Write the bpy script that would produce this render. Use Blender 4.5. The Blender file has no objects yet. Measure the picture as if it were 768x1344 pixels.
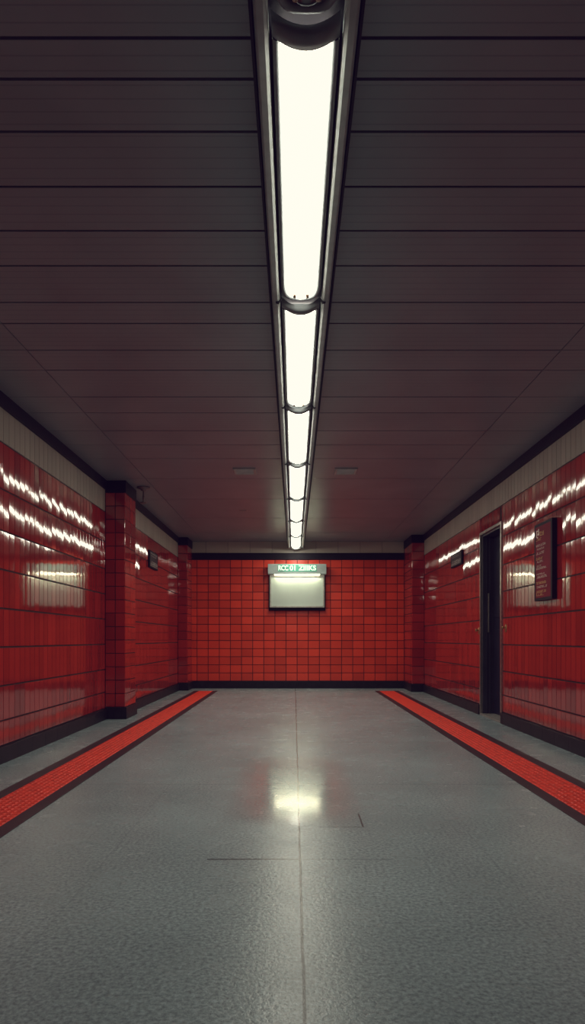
import bpy, math, random
from mathutils import Vector
random.seed(7)
C = bpy.context.scene.collection
R = math.radians

# ------------------------------------------------------------------ dimensions (metres)
HC = 2.795            # ceiling height
CAM = 0.935           # camera height
XL, XLF, XR = -2.214, -2.120, 2.319     # left wall, left wall beyond the pillar, right wall
YB = 13.0             # end wall
Y0 = -1.2             # rear edge of what is modelled
YP = 8.0              # front of the left pillar
FX = 0.034            # centre of the light fitting

# ------------------------------------------------------------------ materials
def mat(name, base, rough=0.5, metal=0.0, ior=1.5, noise=0.0, nscale=8.0, bump=0.0, bscale=40.0,
        emit=None, estr=0.0, coat=0.0, coat_r=0.05, spec=0.5):
    m = bpy.data.materials.new(name); m.use_nodes = True
    nt = m.node_tree; n = nt.nodes; l = nt.links
    p = n['Principled BSDF']
    p.inputs['Base Color'].default_value = (*base, 1)
    p.inputs['Roughness'].default_value = rough
    p.inputs['Metallic'].default_value = metal
    p.inputs['IOR'].default_value = ior
    p.inputs['Specular IOR Level'].default_value = spec
    p.inputs['Coat Weight'].default_value = coat
    p.inputs['Coat Roughness'].default_value = coat_r
    if emit:
        p.inputs['Emission Color'].default_value = (*emit, 1)
        p.inputs['Emission Strength'].default_value = estr
    tc = n.new('ShaderNodeTexCoord')
    if noise > 0:
        nz = n.new('ShaderNodeTexNoise'); nz.inputs['Scale'].default_value = nscale; nz.inputs['Detail'].default_value = 4
        l.new(tc.outputs['Object'], nz.inputs['Vector'])
        mp = n.new('ShaderNodeMapRange'); mp.inputs[1].default_value = .3; mp.inputs[2].default_value = .7
        mp.inputs[3].default_value = 1 - noise; mp.inputs[4].default_value = 1 + noise
        l.new(nz.outputs['Fac'], mp.inputs[0])
        mx = n.new('ShaderNodeVectorMath'); mx.operation = 'SCALE'; mx.inputs[0].default_value = base
        l.new(mp.outputs[0], mx.inputs['Scale']); l.new(mx.outputs[0], p.inputs['Base Color'])
    if bump > 0:
        nb = n.new('ShaderNodeTexNoise'); nb.inputs['Scale'].default_value = bscale; nb.inputs['Detail'].default_value = 2
        l.new(tc.outputs['Object'], nb.inputs['Vector'])
        bp = n.new('ShaderNodeBump'); bp.inputs['Strength'].default_value = 1; bp.inputs['Distance'].default_value = bump
        l.new(nb.outputs['Fac'], bp.inputs['Height']); l.new(bp.outputs[0], p.inputs['Normal'])
    return m

def tile_mat(name, base, rough, ior, var):
    """glazed tile: every tile gets its own tone from a per-tile attribute"""
    m = mat(name, base, rough, ior=ior)
    nt = m.node_tree; n = nt.nodes; l = nt.links; p = n['Principled BSDF']
    at = n.new('ShaderNodeAttribute'); at.attribute_name = 'tone'
    tc = n.new('ShaderNodeTexCoord')
    nz = n.new('ShaderNodeTexNoise'); nz.inputs['Scale'].default_value = 1.3; nz.inputs['Detail'].default_value = 3
    l.new(tc.outputs['Object'], nz.inputs['Vector'])
    ad = n.new('ShaderNodeMath'); ad.operation = 'MULTIPLY_ADD'; ad.inputs[1].default_value = .5; ad.inputs[2].default_value = -.25
    l.new(nz.outputs['Fac'], ad.inputs[0])
    a2 = n.new('ShaderNodeMath'); a2.operation = 'ADD'; l.new(ad.outputs[0], a2.inputs[0]); l.new(at.outputs['Fac'], a2.inputs[1])
    mp = n.new('ShaderNodeMapRange'); mp.inputs[1].default_value = 0; mp.inputs[2].default_value = 1
    mp.inputs[3].default_value = 1 - var; mp.inputs[4].default_value = 1 + var
    l.new(a2.outputs[0], mp.inputs[0])
    mx = n.new('ShaderNodeVectorMath'); mx.operation = 'SCALE'; mx.inputs[0].default_value = base
    l.new(mp.outputs[0], mx.inputs['Scale']); l.new(mx.outputs[0], p.inputs['Base Color'])
    # faint waviness of the glaze
    nb = n.new('ShaderNodeTexNoise'); nb.inputs['Scale'].default_value = 9; nb.inputs['Detail'].default_value = 2
    l.new(tc.outputs['Object'], nb.inputs['Vector'])
    bp = n.new('ShaderNodeBump'); bp.inputs['Strength'].default_value = 1; bp.inputs['Distance'].default_value = .00035
    l.new(nb.outputs['Fac'], bp.inputs['Height']); l.new(bp.outputs[0], p.inputs['Normal'])
    return m

M = {}
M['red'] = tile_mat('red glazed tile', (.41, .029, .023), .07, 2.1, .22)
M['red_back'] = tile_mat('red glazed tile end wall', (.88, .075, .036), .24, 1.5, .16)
M['cream'] = tile_mat('cream glazed tile', (.50, .46, .40), .3, 1.45, .08)
M['grout'] = mat('dark grout', (.030, .010, .010), .8, noise=.3)
M['grout_cream'] = mat('grey grout', (.22, .20, .17), .8, noise=.2)
M['black'] = mat('black painted trim', (.006, .005, .012), .55, spec=.25, noise=.3, bump=.001)
M['base'] = mat('dark baseboard tile', (.013, .011, .016), .45, spec=.3, noise=.4, nscale=14)
M['rail'] = mat('grey painted metal rail', (.34, .38, .38), .62, metal=0, noise=.12, nscale=20)
M['cap'] = mat('grey metal cap', (.19, .215, .23), .6, metal=0, noise=.12, nscale=20)
M['dark'] = mat('near black metal housing', (.005, .004, .008), .7, spec=.2, noise=.2)
M['lens'] = mat('lit diffuser', (.9, .9, .85), .4, emit=(1.0, .96, .88), estr=19.0)
M['lens_off'] = mat('unlit diffuser', (.03, .03, .035), .15, noise=.2)
M['socket'] = mat('brown lamp socket', (.30, .20, .13), .6, noise=.2)
M['steel'] = mat('brushed steel', (.50, .48, .45), .3, metal=.9, noise=.15, nscale=30)
M['navy'] = mat('dark navy door paint', (.018, .018, .036), .35, noise=.3, nscale=4)
M['navy2'] = mat('dark navy jamb lining', (.035, .036, .052), .35, noise=.3, nscale=4)
M['sill'] = mat('grey stone sill', (.30, .28, .27), .5, noise=.25, nscale=25)
M['brass'] = mat('dull brass', (.45, .27, .12), .35, metal=.8, noise=.2)
M['vent'] = mat('ceiling vent metal', (.42, .39, .38), .4, metal=.2, noise=.15)
M['fixture'] = mat('ceiling sprinkler enamel', (.16, .12, .12), .3, metal=.3, noise=.2)
M['signgrey'] = mat('grey green painted metal', (.46, .58, .57), .4, metal=.0, noise=.1)
M['panel'] = mat('pale grey green sign panel', (.55, .66, .61), .4, noise=.05, nscale=3)
M['green'] = mat('lit green sign strip', (.10, .40, .28), .4, emit=(.10, .50, .34), estr=.38, noise=.2)
M['letter'] = mat('lit white lettering', (.8, .9, .85), .4, emit=(.75, 1.0, .88), estr=.75)
M['letter_dark'] = mat('dark green lettering', (.015, .07, .06), .5)
M['striplamp'] = mat('lit lamp strip', (.9, .9, .8), .4, emit=(1.0, .93, .70), estr=42.0)
M['crimson'] = mat('crimson board face', (.24, .010, .028), .6, spec=.2, noise=.2, nscale=5)
M['gold'] = mat('gold board print', (.75, .48, .18), .5, noise=.2)
M['pale'] = mat('pale board print', (.85, .75, .66), .5, noise=.15)
M['notice'] = mat('black notice face', (.014, .018, .028), .4, noise=.4, nscale=15)
M['print'] = mat('grey notice print', (.70, .69, .66), .5, noise=.2)
M['blister'] = mat('red tactile rubber', (.95, .065, .028), .55, noise=.22, nscale=22)
M['border'] = mat('dark maroon strip border', (.040, .020, .026), .5, noise=.25)

def ceiling_mat():
    m = mat('grey ribbed ceiling panel', (.265, .292, .325), .33, ior=1.5)
    nt = m.node_tree; n = nt.nodes; l = nt.links; p = n['Principled BSDF']
    tc = n.new('ShaderNodeTexCoord'); sp = n.new('ShaderNodeSeparateXYZ'); l.new(tc.outputs['Object'], sp.inputs[0])
    md = n.new('ShaderNodeMath'); md.operation = 'MULTIPLY'; md.inputs[1].default_value = 1 / .058; l.new(sp.outputs['Y'], md.inputs[0])
    fr = n.new('ShaderNodeMath'); fr.operation = 'FRACT'; l.new(md.outputs[0], fr.inputs[0])
    ds = n.new('ShaderNodeMath'); ds.operation = 'SUBTRACT'; ds.inputs[1].default_value = .5; l.new(fr.outputs[0], ds.inputs[0])
    ab = n.new('ShaderNodeMath'); ab.operation = 'ABSOLUTE'; l.new(ds.outputs[0], ab.inputs[0])
    mr = n.new('ShaderNodeMapRange'); mr.inputs[1].default_value = 0; mr.inputs[2].default_value = .09
    mr.inputs[3].default_value = .72; mr.inputs[4].default_value = 1; l.new(ab.outputs[0], mr.inputs[0])
    nz = n.new('ShaderNodeTexNoise'); nz.inputs['Scale'].default_value = 2.2; nz.inputs['Detail'].default_value = 5
    l.new(tc.outputs['Object'], nz.inputs['Vector'])
    m2 = n.new('ShaderNodeMapRange'); m2.inputs[1].default_value = .3; m2.inputs[2].default_value = .7
    m2.inputs[3].default_value = .9; m2.inputs[4].default_value = 1.1; l.new(nz.outputs['Fac'], m2.inputs[0])
    mu = n.new('ShaderNodeMath'); mu.operation = 'MULTIPLY'; l.new(mr.outputs[0], mu.inputs[0]); l.new(m2.outputs[0], mu.inputs[1])
    mx = n.new('ShaderNodeVectorMath'); mx.operation = 'SCALE'; mx.inputs[0].default_value = (.265, .292, .325)
    l.new(mu.outputs[0], mx.inputs['Scale']); l.new(mx.outputs[0], p.inputs['Base Color'])
    bp = n.new('ShaderNodeBump'); bp.inputs['Strength'].default_value = .6; bp.inputs['Distance'].default_value = .002
    l.new(mr.outputs[0], bp.inputs['Height']); l.new(bp.outputs[0], p.inputs['Normal'])
    return m
M['ceiling'] = ceiling_mat()

def floor_mat():
    m = mat('grey speckled floor slab', (.3, .31, .31), .3, ior=1.32)
    nt = m.node_tree; n = nt.nodes; l = nt.links; p = n['Principled BSDF']
    tc = n.new('ShaderNodeTexCoord'); sp = n.new('ShaderNodeSeparateXYZ'); l.new(tc.outputs['Object'], sp.inputs[0])
    def math_(op, a, b=None, clamp=False):
        q = n.new('ShaderNodeMath'); q.operation = op; q.use_clamp = clamp
        for i, v in enumerate((a, b)):
            if v is None: continue
            if isinstance(v, (int, float)): q.inputs[i].default_value = v
            else: l.new(v, q.inputs[i])
        return q.outputs[0]
    def noise(s, d, rgh=.5):
        q = n.new('ShaderNodeTexNoise'); q.inputs['Scale'].default_value = s; q.inputs['Detail'].default_value = d
        q.inputs['Roughness'].default_value = rgh; l.new(tc.outputs['Object'], q.inputs['Vector']); return q.outputs['Fac']
    def rng(v, a, b, c, d):
        q = n.new('ShaderNodeMapRange'); q.inputs[1].default_value = a; q.inputs[2].default_value = b
        q.inputs[3].default_value = c; q.inputs[4].default_value = d; l.new(v, q.inputs[0]); return q.outputs[0]
    speck = rng(noise(70, 3, .7), .32, .68, .62, 1.38)
    big = rng(noise(1.1, 4), .3, .7, .86, 1.14)
    wob = rng(noise(3.0, 3), .3, .7, -.002, .002)
    def line(axis, at, width, lo=None, hi=None, strength=.9):
        c = sp.outputs[axis]; o = sp.outputs['Y' if axis == 'X' else 'X']
        d = math_('ABSOLUTE', math_('SUBTRACT', math_('ADD', c, wob), at))
        q = rng(d, width * .5, width, strength, 0)
        if lo is not None:
            q = math_('MULTIPLY', q, math_('GREATER_THAN', o, lo)); q = math_('MULTIPLY', q, math_('LESS_THAN', o, hi))
        return q
    mask = line('X', .026, .006, strength=.85)
    for a in (line('Y', 2.90, .010, -.37, .02, .75), line('Y', 2.90, .007, .02, .42, .35), line('Y', 3.40, .007, .12, .35, .5),
              line('X', .345, .006, 3.40, 3.66, .7), line('X', .84, .005, strength=.11), line('X', -.80, .005, strength=.11),
              line('Y', 4.4, .012, strength=.18), line('Y', 6.2, .02, strength=.15)):
        mask = math_('MAXIMUM', mask, a)
    inv = math_('SUBTRACT', 1, mask)
    tone = math_('MULTIPLY', math_('MULTIPLY', speck, big), inv)
    mx = n.new('ShaderNodeVectorMath'); mx.operation = 'SCALE'; mx.inputs[0].default_value = (.325, .42, .46)
    l.new(tone, mx.inputs['Scale']); l.new(mx.outputs[0], p.inputs['Base Color'])
    l.new(rng(noise(5, 4), .3, .7, .23, .29), p.inputs['Roughness'])
    bp = n.new('ShaderNodeBump'); bp.inputs['Strength'].default_value = .5; bp.inputs['Distance'].default_value = .0012
    l.new(speck, bp.inputs['Height']); l.new(bp.outputs[0], p.inputs['Normal'])
    # glossy coat patch added mid-hall to hold the end-wall sign's reflection
    yy = math_('ADD', sp.outputs['Y'], rng(noise(1.7, 2), .3, .7, -.15, .15))
    gloss = math_('MULTIPLY', rng(yy, 3.30, 3.60, 0, 1), rng(yy, 4.5, 5.6, 1, 0))
    xx = math_('ABSOLUTE', sp.outputs['X']); gloss = math_('MULTIPLY', gloss, rng(xx, .20, .40, 1, 0))
    l.new(gloss, p.inputs['Coat Weight']); p.inputs['Coat IOR'].default_value = 1.75; p.inputs['Coat Roughness'].default_value = .10
    return m
M['floor'] = floor_mat()

# ------------------------------------------------------------------ mesh builder
class MB:
    def __init__(s): s.v = []; s.f = []; s.mi = []; s.n = []; s.tone = []; s.sm = []
    def face(s, pts, mi=0, norms=None, tone=.5, smooth=False):
        b = len(s.v); s.v += [tuple(p) for p in pts]; s.f.append(list(range(b, b + len(pts))))
        s.mi.append(mi); s.n.append(norms); s.tone.append(tone); s.sm.append(smooth)
    def box(s, x0, x1, y0, y1, z0, z1, mi=0, skip=(), tone=.5):
        P = lambda a, b, c: (a, b, c)
        q = {'-z': [P(x0,y0,z0),P(x0,y1,z0),P(x1,y1,z0),P(x1,y0,z0)], '+z': [P(x0,y0,z1),P(x1,y0,z1),P(x1,y1,z1),P(x0,y1,z1)],
             '-y': [P(x0,y0,z0),P(x1,y0,z0),P(x1,y0,z1),P(x0,y0,z1)], '+y': [P(x1,y1,z0),P(x0,y1,z0),P(x0,y1,z1),P(x1,y1,z1)],
             '-x': [P(x0,y1,z0),P(x0,y0,z0),P(x0,y0,z1),P(x0,y1,z1)], '+x': [P(x1,y0,z0),P(x1,y1,z0),P(x1,y1,z1),P(x1,y0,z1)]}
        for k, p in q.items():
            if k not in skip: s.face(p, mi, tone=tone)
        return s
    def grid(s, rows, mi=0, flip=False, close=False):
        """rows of points, faces shared and smooth"""
        b = len(s.v); nr = len(rows); nc = len(rows[0])
        for r in rows: s.v += [tuple(p) for p in r]
        for i in range(nr - 1):
            for j in range(nc if close else nc - 1):
                k = (j + 1) % nc
                q = [b+i*nc+j, b+i*nc+k, b+(i+1)*nc+k, b+(i+1)*nc+j]
                s.f.append(q[::-1] if flip else q); s.mi.append(mi); s.n.append(None); s.tone.append(.5); s.sm.append(True)
        return s
    def lathe(s, prof, cx=0, cy=0, seg=24, mi=0):
        """profile of (radius, z), revolved about z"""
        rows = [[(cx + r*math.cos(2*math.pi*k/seg), cy + r*math.sin(2*math.pi*k/seg), z) for k in range(seg)] for r, z in prof]
        return s.grid(rows, mi, close=True)
    def build(s, name, mats, parent=None, bevel=0):
        me = bpy.data.meshes.new(name); me.from_pydata(s.v, [], s.f)
        for m in (mats if isinstance(mats, list) else [mats]): me.materials.append(m)
        me.polygons.foreach_set('material_index', s.mi); me.polygons.foreach_set('use_smooth', s.sm)
        if len(set(s.tone)) > 1:
            a = me.attributes.new('tone', 'FLOAT', 'FACE'); a.data.foreach_set('value', s.tone)
        me.update()
        if any(s.n):
            nn = []
            for p, q in zip(me.polygons, s.n):
                nn += [Vector(x).normalized() for x in q] if q else [p.normal.copy()] * p.loop_total
            me.polygons.foreach_set('use_smooth', [True]*len(me.polygons))
            me.normals_split_custom_set(nn)
        o = bpy.data.objects.new(name, me); C.objects.link(o)
        if parent: o.parent = parent; o.matrix_parent_inverse = parent.matrix_world.inverted() if False else o.matrix_parent_inverse
        if bevel:
            b = o.modifiers.new('bevel', 'BEVEL'); b.width = bevel; b.segments = 2; b.limit_method = 'ANGLE'
            w = o.modifiers.new('weld', 'WELD'); w.merge_threshold = .0001
            with_idx = list(o.modifiers).index(w); o.modifiers.move(with_idx, 0)
        return o

def tag(o, label=None, cat=None, group=None, kind=None):
    if label: o['label'] = label
    if cat: o['category'] = cat
    if group: o['group'] = group
    if kind: o['kind'] = kind
    return o
def thing(name, label, cat, loc=(0, 0, 0), group=None):
    o = bpy.data.objects.new(name, None); C.objects.link(o); o.location = loc; o.empty_display_size = .1
    return tag(o, label, cat, group)
def struct(o): o['kind'] = 'structure'; return o

# a glazed tile on a vertical plane.  origin O, U along the wall, V up, N out of the wall
def tile(mb, O, U, N, u0, u1, v0, v1, mi, pitch=0., yaw=0., pill_u=0., pill_v=0., th=.006, tone=None):
    V = Vector((0, 0, 1)); ins = .0025
    if tone is None: tone = random.random()
    P = lambda u, v, d: O + U*u + V*v + N*d
    def nor(su, sv):  # su, sv in -1..1
        a = yaw + pill_u*su; b = pitch + pill_v*sv
        return N + U*math.tan(a) + V*math.tan(b)
    us = (u0+ins, (u0+u1)/2, u1-ins); vs = (v0+ins, (v0+v1)/2, v1-ins)
    flip = U.cross(V).dot(N) < 0
    def add(pts, ns):
        if flip: pts = pts[::-1]; ns = ns[::-1] if ns else None
        mb.face(pts, mi, ns, tone)
    for i in (0, 1):
        for j in (0, 1):
            c = [(i, j), (i+1, j), (i+1, j+1), (i, j+1)]
            add([P(us[a], vs[b], th) for a, b in c], [nor(a-1, b-1) for a, b in c])
    A = [(u0, v0), (u1, v0), (u1, v1), (u0, v1)]; B = [(us[0], vs[0]), (us[2], vs[0]), (us[2], vs[2]), (us[0], vs[2])]
    for k in range(4):
        m = (k+1) % 4
        add([P(*A[k], 0), P(*A[m], 0), P(*B[m], th), P(*B[k], th)], None)

X, Y, Z = Vector((1, 0, 0)), Vector((0, 1, 0)), Vector((0, 0, 1))
# heights of the tile rows of the side walls (above the floor)
ROWS = [.126, .315, .580, .875, 1.17, 1.465, 1.76, 2.075, 2.43]
PITCH = {7: R(-10.8), 6: R(-4.6)}        # shading normals of the two upper courses bent down to catch the fitting's gleam
def tilt(O, U, N, u, r):
    """the two upper courses are set leaning towards the light fitting, so each picks up its gleam"""
    if r < 6: return 0, 0
    y_ = (O + U*u).y
    if y_ > (9.4 if r == 6 else 10.9 if O.x > 0 else 9.9): return 0, 0
    P = O + U*u + Z*(2.175 if r == 7 else 1.925)
    yy = max(P.y, .6); t = Vector((FX, min(2*yy, 12.1 + .12*(yy - 6)), 2.645)) - P; c = Vector((0, 0, CAM)) - P
    n = t.normalized() + c.normalized()
    return math.atan2(n.z, n.dot(N)), math.atan2(n.dot(U), n.dot(N))
def side_courses(mb, O, U, N, a, b, hole=None, sgn=1):
    """narrow upright red tiles plus the cream course, from a to b along U; sgn: +1 if U runs away from the camera"""
    W = .104; k = math.floor(a/W)
    while k*W < b:
        u0 = max(a, k*W) + .0025; u1 = min(b, k*W + W) - .0025; k += 1
        if u1 - u0 < .015: continue
        for r in range(8):
            v0, v1 = ROWS[r] + .005, ROWS[r+1] - .005
            if hole and u1 > hole[0] and u0 < hole[1] and v0 < hole[2]:
                for (p0, p1) in ((u0, min(u1, hole[0])), (max(u0, hole[1]), u1)):
                    if p1 - p0 > .01: tile(mb, O, U, N, p0, p1, v0, v1, 1)
                if v1 > hole[2] + .02 and not (u1 > hole[1] or u0 < hole[0]): tile(mb, O, U, N, u0, u1, hole[2], v1, 1, PITCH.get(r, 0))
                continue
            pitch, yaw = tilt(O, U, N, (u0 + u1)/2, r)
            top = r >= 6
            tile(mb, O, U, N, u0, u1, v0, v1, 1, pitch + random.gauss(0, R(.32 if top else .15)),
                 yaw + random.gauss(0, R(.45 if top else .25)), R(.35), R(.35))
        tile(mb, O, U, N, u0, u1, ROWS[8] + .006, HC - .105, 2, random.gauss(0, R(.3)), random.gauss(0, R(.3)), R(.8), 0)

TH = .22
# left wall: nearer stretch, and the stretch beyond the pillar that stands a little further in
wl = MB()
wl.box(XL - TH, XL - .006, Y0, YP + .1, 0, HC)
wl.box(XL - TH, XLF - .006, YP + .1, YB + TH, 0, HC)
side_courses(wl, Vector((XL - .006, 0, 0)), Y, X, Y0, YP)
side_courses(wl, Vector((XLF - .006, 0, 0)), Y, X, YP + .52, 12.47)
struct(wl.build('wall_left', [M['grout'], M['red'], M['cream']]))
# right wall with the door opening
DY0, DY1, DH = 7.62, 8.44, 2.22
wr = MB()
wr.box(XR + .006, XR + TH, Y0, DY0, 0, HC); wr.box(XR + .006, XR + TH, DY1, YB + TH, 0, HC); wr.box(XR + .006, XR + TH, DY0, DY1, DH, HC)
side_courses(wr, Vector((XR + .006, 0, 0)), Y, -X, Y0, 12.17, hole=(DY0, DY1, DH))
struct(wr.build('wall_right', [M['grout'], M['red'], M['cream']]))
# end wall: red squares, black band, cream course
we = MB(); we.box(XL - TH, XR + TH, YB + .006, YB + TH, 0, HC)
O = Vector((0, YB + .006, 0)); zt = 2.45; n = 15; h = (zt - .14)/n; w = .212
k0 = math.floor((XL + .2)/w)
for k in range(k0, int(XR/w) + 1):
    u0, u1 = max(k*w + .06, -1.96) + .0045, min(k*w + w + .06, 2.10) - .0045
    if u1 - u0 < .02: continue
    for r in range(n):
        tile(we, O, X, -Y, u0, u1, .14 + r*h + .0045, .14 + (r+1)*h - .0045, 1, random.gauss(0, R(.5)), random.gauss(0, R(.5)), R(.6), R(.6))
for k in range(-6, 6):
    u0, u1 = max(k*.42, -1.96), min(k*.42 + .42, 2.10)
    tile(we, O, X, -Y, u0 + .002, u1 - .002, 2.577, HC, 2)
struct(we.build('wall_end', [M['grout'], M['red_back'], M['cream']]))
struct(MB().box(-1.955, 2.11, YB - .02, YB + .002, zt, 2.577).build('trim_3', M['black'], bevel=.004))
struct(MB().box(-1.955, 2.11, YB - .025, YB + .003, 0, .14).build('baseboard_end', M['base'], bevel=.004))
# black trim under the ceiling along both side walls
t = MB(); t.box(XL - .003, XL + .022, Y0, YP - .001, HC - .105, HC); struct(t.build('trim_1', M['black'], bevel=.003))
t = MB(); t.box(XLF - .003, XLF + .022, YP + .531, 12.449, HC - .105, HC); struct(t.build('trim_4', M['black'], bevel=.003))
t = MB(); t.box(XR - .022, XR + .003, Y0, 12.149, HC - .105, HC); struct(t.build('trim_2', M['black'], bevel=.003))
# skirting of dark tiles
def skirting(name, x0, x1, runs):
    b = MB()
    for a, e in runs:
        y = a
        while y < e - .02:
            y2 = min(y + .30, e); b.box(x0, x1, y + .0015, y2 - .0015, 0, .122); y = y2
        b.box(x0 + (.008 if x0 > 0 else 0), x1 - (.008 if x0 < 0 else 0), a, e, 0, .118)
    struct(b.build(name, M['base']))
skirting('baseboard_left', XL - .003, XL + .028, [(Y0, YP - .002)])
skirting('baseboard_left_beyond', XLF - .003, XLF + .028, [(YP + .535, 12.448)])
skirting('baseboard_right', XR - .028, XR + .003, [(Y0, DY0 - .035), (DY1 + .035, 12.148)])

# floor and ceiling
f = MB(); f.box(XL - TH, XR + TH + .2, Y0, YB + TH, -.12, 0)
struct(f.build('floor', M['floor']))
J = [2.112, 2.267, 2.502, 2.806, 3.109, 3.401, 3.77, 4.02, 4.395, 4.72, 5.24, 5.61, 6.09, 6.535, 7.03, 7.9, 9.06, 10.48, 11.9]
J = [Y0] + [2.112 - .3*k for k in range(10, 0, -1)] + J + [YB + .005]
c = MB(); c.box(XL - TH, XR + TH, Y0, YB + TH, HC + .012, HC + .14, 0)
for a, b in zip(J, J[1:]):
    for x0, x1 in ((XL - .05, -1.72), (-1.72, 1.72), (1.72, XR + .05)):
        g = .0065 if x0 == -1.72 else .004
        c.box(x0 + .003, x1 - .003, a + g, b - g, HC, HC + .013, 1, skip=('+z',))
struct(c.build('ceiling', [M['dark'], M['ceiling']]))

# ------------------------------------------------------------------ pillars
def pillar(label, x0, x1, y0, y1, open_left, tw=.147):
    t = thing('tiled_pillar', label, 'pillar', ((x0+x1)/2, (y0+y1)/2, 0), 'red tiled wall pillars')
    ox, oy = t.location.x, t.location.y; th = .006
    a, b, p, q = x0 - ox, x1 - ox, y0 - oy, y1 - oy
    s = MB(); s.box(a + th, b - th, p + th, q - .002, .135, HC - .14, 0)
    n = 16; h = (HC - .14 - .14)/n
    def face(O, U, N, L, w):
        m = max(1, round(L/w)); ww = L/m
        for i in range(m):
            for r in range(n):
                tile(s, O, U, N, i*ww + .003, (i+1)*ww - .003, .14 + r*h + .003, .14 + (r+1)*h - .003, 1,
                     random.gauss(0, R(.5)), random.gauss(0, R(.4)), R(.6), R(.6))
    face(Vector((a, p + th, 0)), X, -Y, b - a, tw)
    if open_left: face(Vector((a + th, p, 0)), Y, -X, q - p - .002, .25)
    else: face(Vector((b - th, p, 0)), Y, X, q - p - .002, .25)
    s.build('shaft', [M['grout'], M['red']], t)
    e = .012
    l0, l1 = (a - e, b) if open_left else (a, b + e)
    MB().box(l0, l1, p - e, q - .002, HC - .142, HC - .001).build('cap', M['black'], t, bevel=.006)
    e = .022; l0, l1 = (a - e, b) if open_left else (a, b + e)
    MB().box(l0, l1, p - e, q - .002, 0, .14).build('base', M['base'], t, bevel=.006)
pillar('red tiled pillar half way along the left wall, beneath the ceiling sprinkler', XL, -1.98, YP, YP + .53, False, .13)
pillar('slim red tiled pillar in the left corner of the end wall', XLF, -1.945, 12.45, YB, False, .2)
pillar('slim red tiled pillar in the right corner of the end wall', 2.10, XR, 12.15, YB, True, .2)

# ------------------------------------------------------------------ light fitting
HZ = 2.690
rail = thing('lighting_rail', 'long grey metal lighting rail running down the middle of the ceiling', 'lighting rail', (FX, 0, HC))
def lz(z): return z - HC
RY0, RY1 = -.5, 12.83
hb = MB(); hb.box(-.150, .150, RY0, RY1, lz(HZ), -.001)
for s in (-1, 1): hb.box(min(s*.150, s*.158), max(s*.150, s*.158), RY0, RY1, lz(2.648), -.001)
hb.build('housing', M['dark'], rail)
for s in (-1, 1):
    prof = [(.106, HZ - .001), (.106, 2.660), (.110, 2.652), (.118, 2.648), (.138, 2.648), (.145, 2.652), (.147, 2.660), (.147, HZ - .001)]
    sr = MB(); sr.grid([[(s*x, y, lz(z)) for x, z in prof] for y in (RY0, RY1)], flip=(s > 0))
    sr.face([(s*x, RY1, lz(z)) for x, z in prof]); sr.face([(s*x, RY0, lz(z)) for x, z in prof])
    sr.sm = [False]*len(sr.sm); sr.build('side_rail', M['rail'], rail)
ec = MB()
prof = [(-.158, HC - .004), (-.158, 2.652)] + [(.095*q, 2.650 - .022*(1 - q*q)) for q in [-1 + .2*i for i in range(11)]] + [(.158, 2.652), (.158, HC - .004)]
for y in (RY1, RY1 + .02): ec.face([(x, y, lz(z)) for x, z in (prof if y == RY1 else prof[::-1])])
ec.grid([[(x, y, lz(z)) for x, z in prof] for y in (RY1, RY1 + .02)])
ec.build('end_cap', M['rail'], rail)

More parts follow.
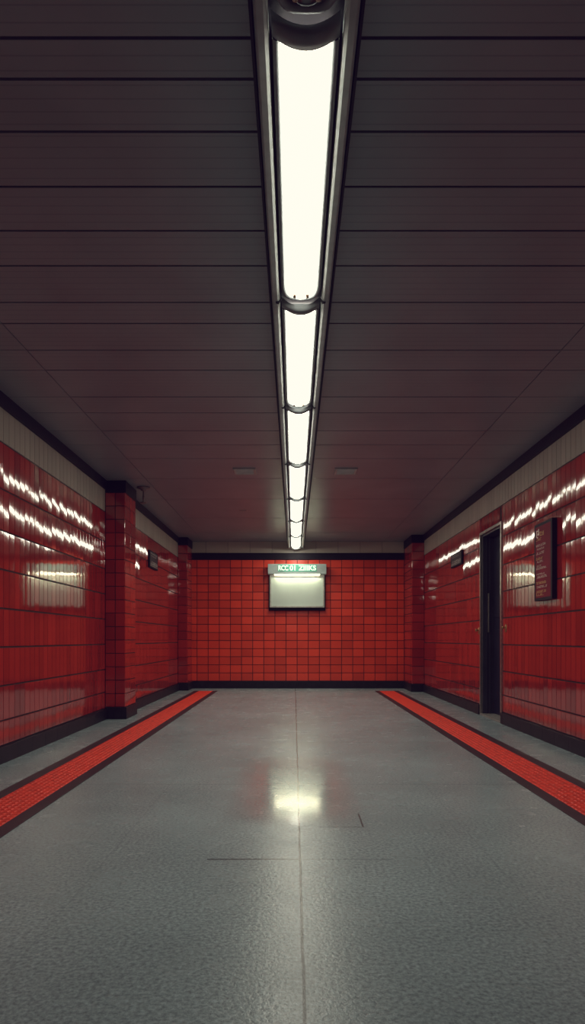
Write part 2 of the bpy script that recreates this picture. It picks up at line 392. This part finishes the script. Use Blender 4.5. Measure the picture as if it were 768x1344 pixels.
EZ, BUL, LW = 2.668, .036, .0755     # edge height, bulge, half width of the diffuser
SS = [-1 + .1*i for i in range(21)]
def light(label, y0, y1, lit=True):
    t = thing('strip_light', label, 'ceiling light', (FX, y0, HC), 'strip lights in the ceiling rail')
    L = y1 - y0; r = .12
    # diffuser: convex trough with a domed far end
    st = [(-.02, 1), (L*.25, 1), (L*.5, 1), (L*.75, 1)] + [(L - r + r*math.sin(a), max(.02, math.cos(a)**.55)) for a in [R(10*i) for i in range(10)]]
    lens = MB(); lens.grid([[(LW*k*q, y, lz(EZ - BUL*min(1, k**1.1)*(1 - abs(q)**2.2) + .001)) for q in SS] for y, k in st], flip=True)
    lens.build('diffuser', M['lens'] if lit else M['lens_off'], t)
    # bezel: U shaped rim round the diffuser
    def outline(wd, ext):
        side = [(-wd, -.0), (-wd, L*.5), (-wd, L - r)]
        cur = [(-wd*max(0, math.cos(a))**.55, L - r + (r + ext)*math.sin(a)) for a in [R(9*i) for i in range(1, 11)]]
        pts = side + cur; return pts + [(-x, y) for x, y in pts[-2::-1]]
    i_, o_ = outline(LW - .001, -.002), outline(LW + .021, .022)
    bz = MB(); bz.grid([[(x, y, lz(HZ - .001)) for x, y in i_], [(x, y, lz(EZ - .010)) for x, y in i_],
                        [((x+u)/2, (y+w)/2, lz(EZ - .016)) for (x, y), (u, w) in zip(i_, o_)],
                        [(x, y, lz(EZ - .010)) for x, y in o_], [(x, y, lz(HZ - .001)) for x, y in o_]])
    bz.build('bezel', M['cap'], t)
    # near cap: bulging saddle that closes the start of the diffuser
    cw = LW + .022
    cp = MB(); cb = BUL + .008
    rows = []
    for y, d in ((-.060, -.022), (-.055, 0), (-.03, .002), (.0, 0), (.004, -.004)):
        rows.append([(cw*q, y, lz(EZ - cb*(1 - abs(q)**2.0) - d - .001)) for q in SS])
    rows.append([(cw*q, .004, lz(EZ + .018)) for q in SS])
    cp.grid(rows, flip=True); cp.build('end_plate', M['cap'], t)
    # lamp sockets seen against the lit diffuser, far end
    for dx, ln in ((-.03, .055), (.0, .03), (.032, .055)):
        s = MB(); yy = L - .075 - abs(dx)*.3
        kz = EZ - BUL*.97*(1 - (abs(dx)/LW)**2.2) - .002
        s.grid([[(dx + .009*math.cos(a)*w, yy + (ln if e else 0), lz(kz + .006*math.sin(a)*w + (.012 if e else 0))) for a in [R(45*i) for i in range(8)]]
                for e, w in ((0, .2), (0, 1), (1, 1), (1, .2))], close=True)
        s.build('lamp_socket', M['socket'], t)
    for s in ((-1, 1) if lit else ()):
        k = MB()
        k.grid([[(s*x, L + .01 + dy, lz(z)) for x, z in ((.096, 2.664), (.112, 2.640), (.126, 2.645), (.126, 2.649), (.112, 2.649), (.096, 2.67))] for dy in (0, .016)], close=True, flip=(s > 0))
        for dy in (0, .016): k.face([(s*x, L + .01 + dy, lz(z)) for x, z in ((.096, 2.664), (.112, 2.640), (.126, 2.645), (.126, 2.649), (.112, 2.649), (.096, 2.67))])
        k.build('retaining_clip', M['dark'], t)
FAR = [3.45, 5.03, 6.66, 8.32, 9.88, 11.36, 12.82]
ST = [1.96, 3.56, 5.13, 6.75, 8.41, 9.97, 11.45]
light('unlit end of a strip light at the top edge of the picture, nearest of all', .45, 1.86, False)
LAB = ['nearest and longest lit strip light, glowing cream at the top of the picture', 'second lit strip light along the ceiling rail from the front',
       'third lit strip light along the ceiling rail from the front', 'fourth lit strip light, the one level with the two square ceiling vents',
       'fifth lit strip light from the front, just beyond the two ceiling vents', 'last lit strip light but one, near the end wall',
       'farthest and smallest lit strip light, ending just above the sign on the end wall']
for a, b, s in zip(ST, FAR, LAB): light(s, a, b)

# ------------------------------------------------------------------ sign on the end wall
SX = .058
sg = thing('wall_sign', 'grey sign box with blank panel and lit green lettered header on the end wall', 'sign', (SX, YB, 1.5))
sz = lambda z: z - 1.5
MB().box(-.535, .535, -.10, .0, sz(1.475), sz(2.33)).build('backing_box', M['dark'], sg, bevel=.01)
hd = MB(); hp = [(-.098, 2.150), (-.185, 2.150), (-.20, 2.165), (-.20, 2.33), (-.188, 2.348), (-.098, 2.348)]
hd.grid([[(x, y, sz(z)) for y, z in hp] for x in (-.549, .549)], close=True, flip=True)
for x, q in ((-.549, 1), (.549, -1)): hd.face([(x, y, sz(z)) for y, z in hp][::q])
for i in range(len(hd.sm)): hd.sm[i] = False
header = hd.build('header', M['signgrey'], sg, bevel=.004)
MB().box(-.36, .365, -.204, -.199, sz(2.205), sz(2.335)).build('green_strip', M['green'], header)
def letters(txt, x, z, size, material, name, parent, y=-.207, depth=.0015, sx=1.0):
    cu = bpy.data.curves.new(name, 'FONT'); cu.body = txt; cu.size = size; cu.extrude = depth; cu.offset = .004
    tmp = bpy.data.objects.new(name, cu); C.objects.link(tmp); bpy.context.view_layer.update()
    me = bpy.data.meshes.new_from_object(tmp.evaluated_get(bpy.context.evaluated_depsgraph_get()))
    bpy.data.objects.remove(tmp); me.materials.clear(); me.materials.append(material)
    o = bpy.data.objects.new(name, me); C.objects.link(o); o.parent = parent
    o.rotation_euler = (R(90), 0, 0); o.location = (x, y, z); o.scale = (sx, 1, 1)
    return o
def fit(txt, x0, x1, z0, z1, material, name, y=-.207):
    o = letters(txt, 0, 0, .13, material, name, header, y=y)
    xs = [v.co.x for v in o.data.vertices]; ys = [v.co.y for v in o.data.vertices]
    kx = (x1 - x0)/(max(xs) - min(xs)); kz = (z1 - z0)/(max(ys) - min(ys))
    o.scale = (kx, kz, 1); o.location = (x0 - min(xs)*kx, y, sz(z0) - min(ys)*kz)
fit('RCC', -.352, -.165, 2.222, 2.322, M['letter'], 'lettering')
fit('01', -.140, -.030, 2.222, 2.322, M['letter'], 'lettering')
fit('ZIIIKS', .025, .355, 2.222, 2.322, M['letter'], 'lettering')
fit('C=', -.335, -.19, 2.212, 2.285, M['letter_dark'], 'lettering_shadow', y=-.2055)
MB().box(-.50, .50, -.128, -.10, sz(1.55), sz(2.15)).build('panel', M['panel'], sg)
fr = MB()
for x0, x1, z0, z1 in ((-.515, -.49, 1.533, 2.15), (.49, .515, 1.533, 2.15), (-.49, .49, 1.533, 1.56), (-.49, .49, 2.115, 2.15)):
    fr.box(x0, x1, -.145, -.099, sz(z0), sz(z1))
fr.build('panel_frame', M['steel'], sg)
MB().box(-.42, .42, -.192, -.150, sz(2.1485), sz(2.152)).build('lamp_strip', M['striplamp'], sg, bevel=.003)

# ------------------------------------------------------------------ printed boards on the side walls
def scribble(mb, O, U, V, N, u0, u1, v, h, seed, gap=.25):
    """a line of small letter-like strokes too small to read"""
    rr = random.Random(seed); u = u0
    while u < u1:
        w = h*rr.uniform(.35, .75)
        if True:
            k = rr.randint(0, 3) if rr.random() > .16 else 4; t = h*.22
            bars = [(0, t, 0, h)]
            if k == 0: bars += [(0, w, 0, t), (0, w, h - t, h)]
            elif k == 1: bars += [(w - t, w, 0, h*.7), (0, w, h*.4, h*.4 + t)]
            elif k == 4: bars = [(0, w, 0, t)]
            elif k == 2: bars += [(0, w, h - t, h)]
            else: bars = [(0, w, 0, t), (0, w, h*.45, h*.45 + t), (w - t, w, 0, h)]
            for a, b, c, d in bars:
                q = [(u+a, v+c), (u+b, v+c), (u+b, v+d), (u+a, v+d)]
                p = [O + U*x + V*y + N*.0008 for x, y in q]
                if U.cross(V).dot(N) < 0: p = p[::-1]
                mb.face(p)
        u += w + h*gap
# tall crimson board on the right wall, near face at y 6.02
pb = thing('information_board', 'tall crimson information board in a black frame right of the doorway', 'sign', (XR - .001, 6.235, 1.65))
PW, P0, P1, PD = .215, -.353, .353, .045
MB().box(-PD + .006, 0, -PW, PW, P0, P1).build('backing', M['dark'], pb, bevel=.004)
fr = MB()
for y0, y1, z0, z1 in ((-PW - .006, -PW + .028, P0 - .004, P1 + .004), (PW - .022, PW + .004, P0 - .004, P1 + .004), (-PW + .028, PW - .022, P0 - .004, P0 + .022), (-PW + .028, PW - .022, P1 - .022, P1 + .004)):
    fr.box(-PD, -.0, y0, y1, z0, z1)
fr.build('frame', M['black'], pb)
MB().box(-PD + .002, -PD + .006, -PW + .028, PW - .022, P0 + .022, P1 - .022).build('face', M['crimson'], pb)
# text runs from the far edge (left as seen) to the near edge: U = -Y
O = Vector((-PD + .002, PW - .04, 0)); U = -Y; N = -X
emb = MB()
for (a, b, c0, d) in ((.0, .045, .285, .30), (.0, .018, .235, .285), (.03, .085, .25, .272), (.02, .05, .225, .24), (.05, .075, .275, .31)):
    emb.face([O + U*x + Z*y + N*.0008 for x, y in ((a, c0), (b, c0), (b, d), (a, d))][::-1])
emb.build('emblem', M['pale'], pb)
def text_line(name, m, parent, *a):
    b = MB(); scribble(b, *a); return b.build(name, m, parent)
text_line('gold_heading', M['gold'], pb, O, U, Z, N, .075, .20, .238, .040, 3); text_line('gold_heading', M['gold'], pb, O, U, Z, N, .0, .13, .20, .024, 4)
for i, (v, u0, u1, hh, g) in enumerate(((.145, 0, .24, .022, 0), (.115, .02, .20, .016, 0), (.072, 0, .20, .022, 0), (.022, 0, .16, .022, 1), (-.004, .03, .17, .018, 0),
        (-.045, .02, .12, .018, 0), (-.068, 0, .25, .020, 0), (-.118, 0, .20, .014, 0), (-.150, .02, .28, .024, 0), (-.205, 0, .25, .024, 1), (-.240, .02, .28, .020, 0),
        (-.285, 0, .25, .022, 1), (-.312, 0, .18, .022, 1))):
    text_line('text_line', M['gold' if g else 'pale'], pb, O, U, Z, N, u0, min(u1, .33), v, hh, 20 + i)
# small black notices, one on each side wall
def notice(label, x, y, z, sgn, w, h):
    t = thing('notice_sign', label, 'sign', (x, y, z), 'small black wall notices'); d = .025
    a, b = sorted((0, -sgn*d)); MB().box(a, b, -w/2, w/2, -h/2, h/2).build('case', M['dark'], t, bevel=.005)
    xf = -sgn*d; a, b = sorted((xf, xf - sgn*.003))
    MB().box(a, b, -w/2 + .03, w/2 - .03, -h/2 + .018, h/2 - .018).build('face', M['notice'], t)
    N = Vector((-sgn, 0, 0)); U = Vector((0, -sgn, 0)); O = Vector((xf - sgn*.003, sgn*(w/2 - .05), 0))
    for u0, u1, v, hh, sd, gp in ((0, w - .12, h*.30, .022, 5, .25), (.03, w - .2, h*.17, .014, 6, .25), (.02, w - .1, -h*.30, .045, 7, .12), (0, w - .1, -h*.39, .014, 8, .25)):
        text_line('text_line', M['print'], t, O, U, Z, N, u0, u1, v, hh, sd, gp)
notice('small black notice high on the right wall, left of the doorway', XR - .001, 9.66, 2.065, 1, .66, .19)
notice('small black notice high on the left wall beyond the pillar', XLF + .001, 10.2, 2.11, -1, .60, .25)

# ------------------------------------------------------------------ doorway
dr = thing('door_1', 'dark recessed doorway with a thin steel frame in the right wall', 'door', (XR, (DY0+DY1)/2, 0)); dr['kind'] = 'structure'
hw = (DY1 - DY0)/2
j = MB()
for s in (-1, 1):
    a, b = sorted((s*(hw - .002), s*(hw + .03))); j.box(-.018, .014, a, b, 0, DH + .03)
j.box(-.018, .014, -hw + .002, hw - .002, DH - .002, DH + .03)
j.build('door_frame', M['steel'], dr, bevel=.003)
ln = MB()
for s in (-1, 1):
    a, b = sorted((s*(hw - .022), s*(hw - .002))); ln.box(.012, .24, a, b, .02, DH - .002)
ln.box(.012, .24, -hw + .022, hw - .022, DH - .024, DH - .002)
ln.box(.05, .062, hw - .034, hw - .022, .02, DH - .024); ln.box(.09, .104, hw - .034, hw - .022, .02, DH - .024)
ln.build('jamb_lining', M['navy2'], dr)
lf = MB(); lf.box(.145, .185, -hw + .024, hw - .024, .022, DH - .026)
for y0, y1, z0, z1 in ((-hw + .07, -.03, 1.2, 2.0), (.03, hw - .07, 1.2, 2.0), (-hw + .07, -.03, .2, 1.05), (.03, hw - .07, .2, 1.05)):
    lf.box(.137, .146, y0, y1, z0, z1)
leaf = lf.build('door_leaf', M['navy'], dr, bevel=.004)
MB().box(.068, .084, hw - .05, hw - .022, 1.02, 1.50).build('pull_handle', M['steel'], dr, bevel=.003)
MB().box(-.02, .24, -hw + .002, hw - .002, 0, .02).build('door_sill', M['sill'], dr, bevel=.003)

# brass fittings on the tiles either side of the doorway
def knob(label, y, z):
    t = thing('brass_knob', label, 'wall knob', (XR, y, z), 'brass fittings beside the doorway')
    pl = MB(); ring = [R(30*i) for i in range(12)]
    pl.grid([[(-d, r*.55*math.cos(a), r*math.sin(a)) for a in ring] for d, r in ((-.001, .045), (.006, .045), (.008, .038), (.008, .001))], close=True)
    pl.build('plate', M['brass'], t)
    k = MB(); k.grid([[(-d, r*math.cos(a), .008 + r*math.sin(a)) for a in ring] for d, r in ((.007, .008), (.02, .008), (.026, .017), (.036, .02), (.044, .013), (.047, .001))], close=True)
    k.build('knob', M['brass'], t)
knob('small brass knob on the red tiles just right of the doorway', 7.47, 1.055)
knob('faint brass knob on the red tiles just left of the doorway', 8.56, 1.04)

# ------------------------------------------------------------------ ceiling fittings
def vent(label, x, y):
    t = thing('ceiling_vent', label, 'vent', (x, y, HC), 'square ceiling vents'); w = .125
    fr = MB()
    prof = [(w, 0), (w, -.010), (w - .01, -.016), (w - .03, -.012), (w - .034, 0)]
    rows = [[(sx*p, sy*p, z) for sx, sy in ((-1, -1), (1, -1), (1, 1), (-1, 1))] for p, z in prof]
    fr.grid(rows, close=True); fr.sm = [False]*len(fr.sm); f = fr.build('frame', M['vent'], t)
    MB().box(-w + .03, w - .03, -w + .03, w - .03, -.004, -.0005).build('backing', M['dark'], t)
    for k in range(5):
        s = MB(); yy = -w + .05 + k*.037
        s.face([(-w + .03, yy, -.005), (w - .03, yy, -.005), (w - .03, yy + .026, -.013), (-w + .03, yy + .026, -.013)])
        s.face([(-w + .03, yy, -.004), (-w + .03, yy + .026, -.012), (w - .03, yy + .026, -.012), (w - .03, yy, -.004)])
        s.build('louvre', M['vent'], t)
vent('square ceiling vent left of the strip lights', -.543, 7.54)
vent('square ceiling vent right of the strip lights', .57, 7.54)
sl = thing('ceiling_slot', 'tiny narrow slot plate in the ceiling beyond the left vent', 'ceiling plate', (-.735, 9.83, HC))
MB().box(-.065, .065, -.03, .03, -.008, -.0005).build('plate', M['vent'], sl, bevel=.003)
MB().box(-.05, .05, -.008, .008, -.0095, -.0075).build('slot', M['dark'], sl)
sp = thing('ceiling_sprinkler', 'small sprinkler on a round plate hanging from the ceiling by the left pillar', 'sprinkler', (-1.845, 8.36, HC))
MB().lathe([(.001, -.0005), (.082, -.0005), (.082, -.008), (.070, -.018), (.034, -.026), (.030, -.044), (.012, -.048), (.001, -.048)]).build('ceiling_plate', M['fixture'], sp)
MB().lathe([(.009, -.046), (.009, -.10), (.012, -.104), (.012, -.14), (.008, -.144), (.008, -.182)], seg=12).build('stem', M['fixture'], sp)
MB().lathe([(.001, -.176), (.014, -.178), (.042, -.184), (.044, -.190), (.040, -.196), (.012, -.198), (.001, -.198)]).build('deflector', M['fixture'], sp)

# ------------------------------------------------------------------ tactile strips on the floor
def strip(label, x0, x1, b0, b1, y1):
    t = thing('tactile_strip', label, 'floor strip', ((x0+x1)/2, 0, 0), 'tactile floor strips'); ox = (x0+x1)/2
    MB().box(x0 - ox, x1 - ox, Y0, y1, .0005, .004).build('red_band', M['blister'], t)
    p = MB(); nx = 7; px = (x1 - x0)/nx; py = .048; y = Y0 + .02; r = 0
    while y < y1 - .05:
        for i in range(nx):
            off = .012*(r % 2); a, b = x0 - ox + i*px + .005, x0 - ox + (i+1)*px - .005
            A = [(a, y), (b, y), (b, y + py - .010), (a, y + py - .010)]
            B = [(a + .006, y + .006), (b - .006, y + .006), (b - .006, y + py - .016), (a + .006, y + py - .016)]
            h = .0075 + random.uniform(-.001, .001)
            p.face([(u, v, h) for u, v in B])
            for k in range(4):
                m = (k+1) % 4; p.face([(*A[k], .0035), (*A[m], .0035), (*B[m], h), (*B[k], h)])
        y += py; r += 1
    p.build('blisters', M['blister'], t)['kind'] = 'stuff'
    for a, b in ((x0 - b0, x0), (x1, x1 + b1)):
        MB().box(a - ox, b - ox, Y0, y1 + .03, .0005, .0042).build('border', M['border'], t)
strip('red tactile strip with dark borders along the left side of the floor', -1.715, -1.46, .085, .08, 12.3)
strip('red tactile strip with dark borders along the right side of the floor', 1.535, 1.80, .08, .085, 12.3)

# ------------------------------------------------------------------ world, camera
w = bpy.data.worlds.new('dim air'); bpy.context.scene.world = w; w.use_nodes = True
w.node_tree.nodes['Background'].inputs[0].default_value = (.05, .045, .06, 1)
w.node_tree.nodes['Background'].inputs[1].default_value = .35
cd = bpy.data.cameras.new('camera'); cam = bpy.data.objects.new('camera', cd); C.objects.link(cam)
cam.location = (0, 0, CAM); cam.rotation_euler = (R(90), 0, 0)
cd.sensor_fit = 'AUTO'; cd.sensor_width = 36; cd.lens = 36*896/1344
cd.shift_x = -2/1344; cd.shift_y = 167/1344; cd.clip_start = .02
bpy.context.scene.camera = cam
vs = bpy.context.scene.view_settings
# film-like grade: violet-tinted blacks, cream highlights
vs.use_curve_mapping = True
cm = vs.curve_mapping; cm.extend = 'HORIZONTAL'; cm.clip_max_x = 1.0; cm.clip_max_y = 1.0; cm.use_clip = True
for ch, lo, hi in ((0, .0028, 1.0), (1, .0010, .985), (2, .0062, .87)):
    cm.curves[ch].points[0].location = (0, lo); cm.curves[ch].points[1].location = (1, hi)
cm.update()
vs.view_transform = 'Standard'; vs.look = 'None'; vs.exposure = 0; vs.gamma = 1
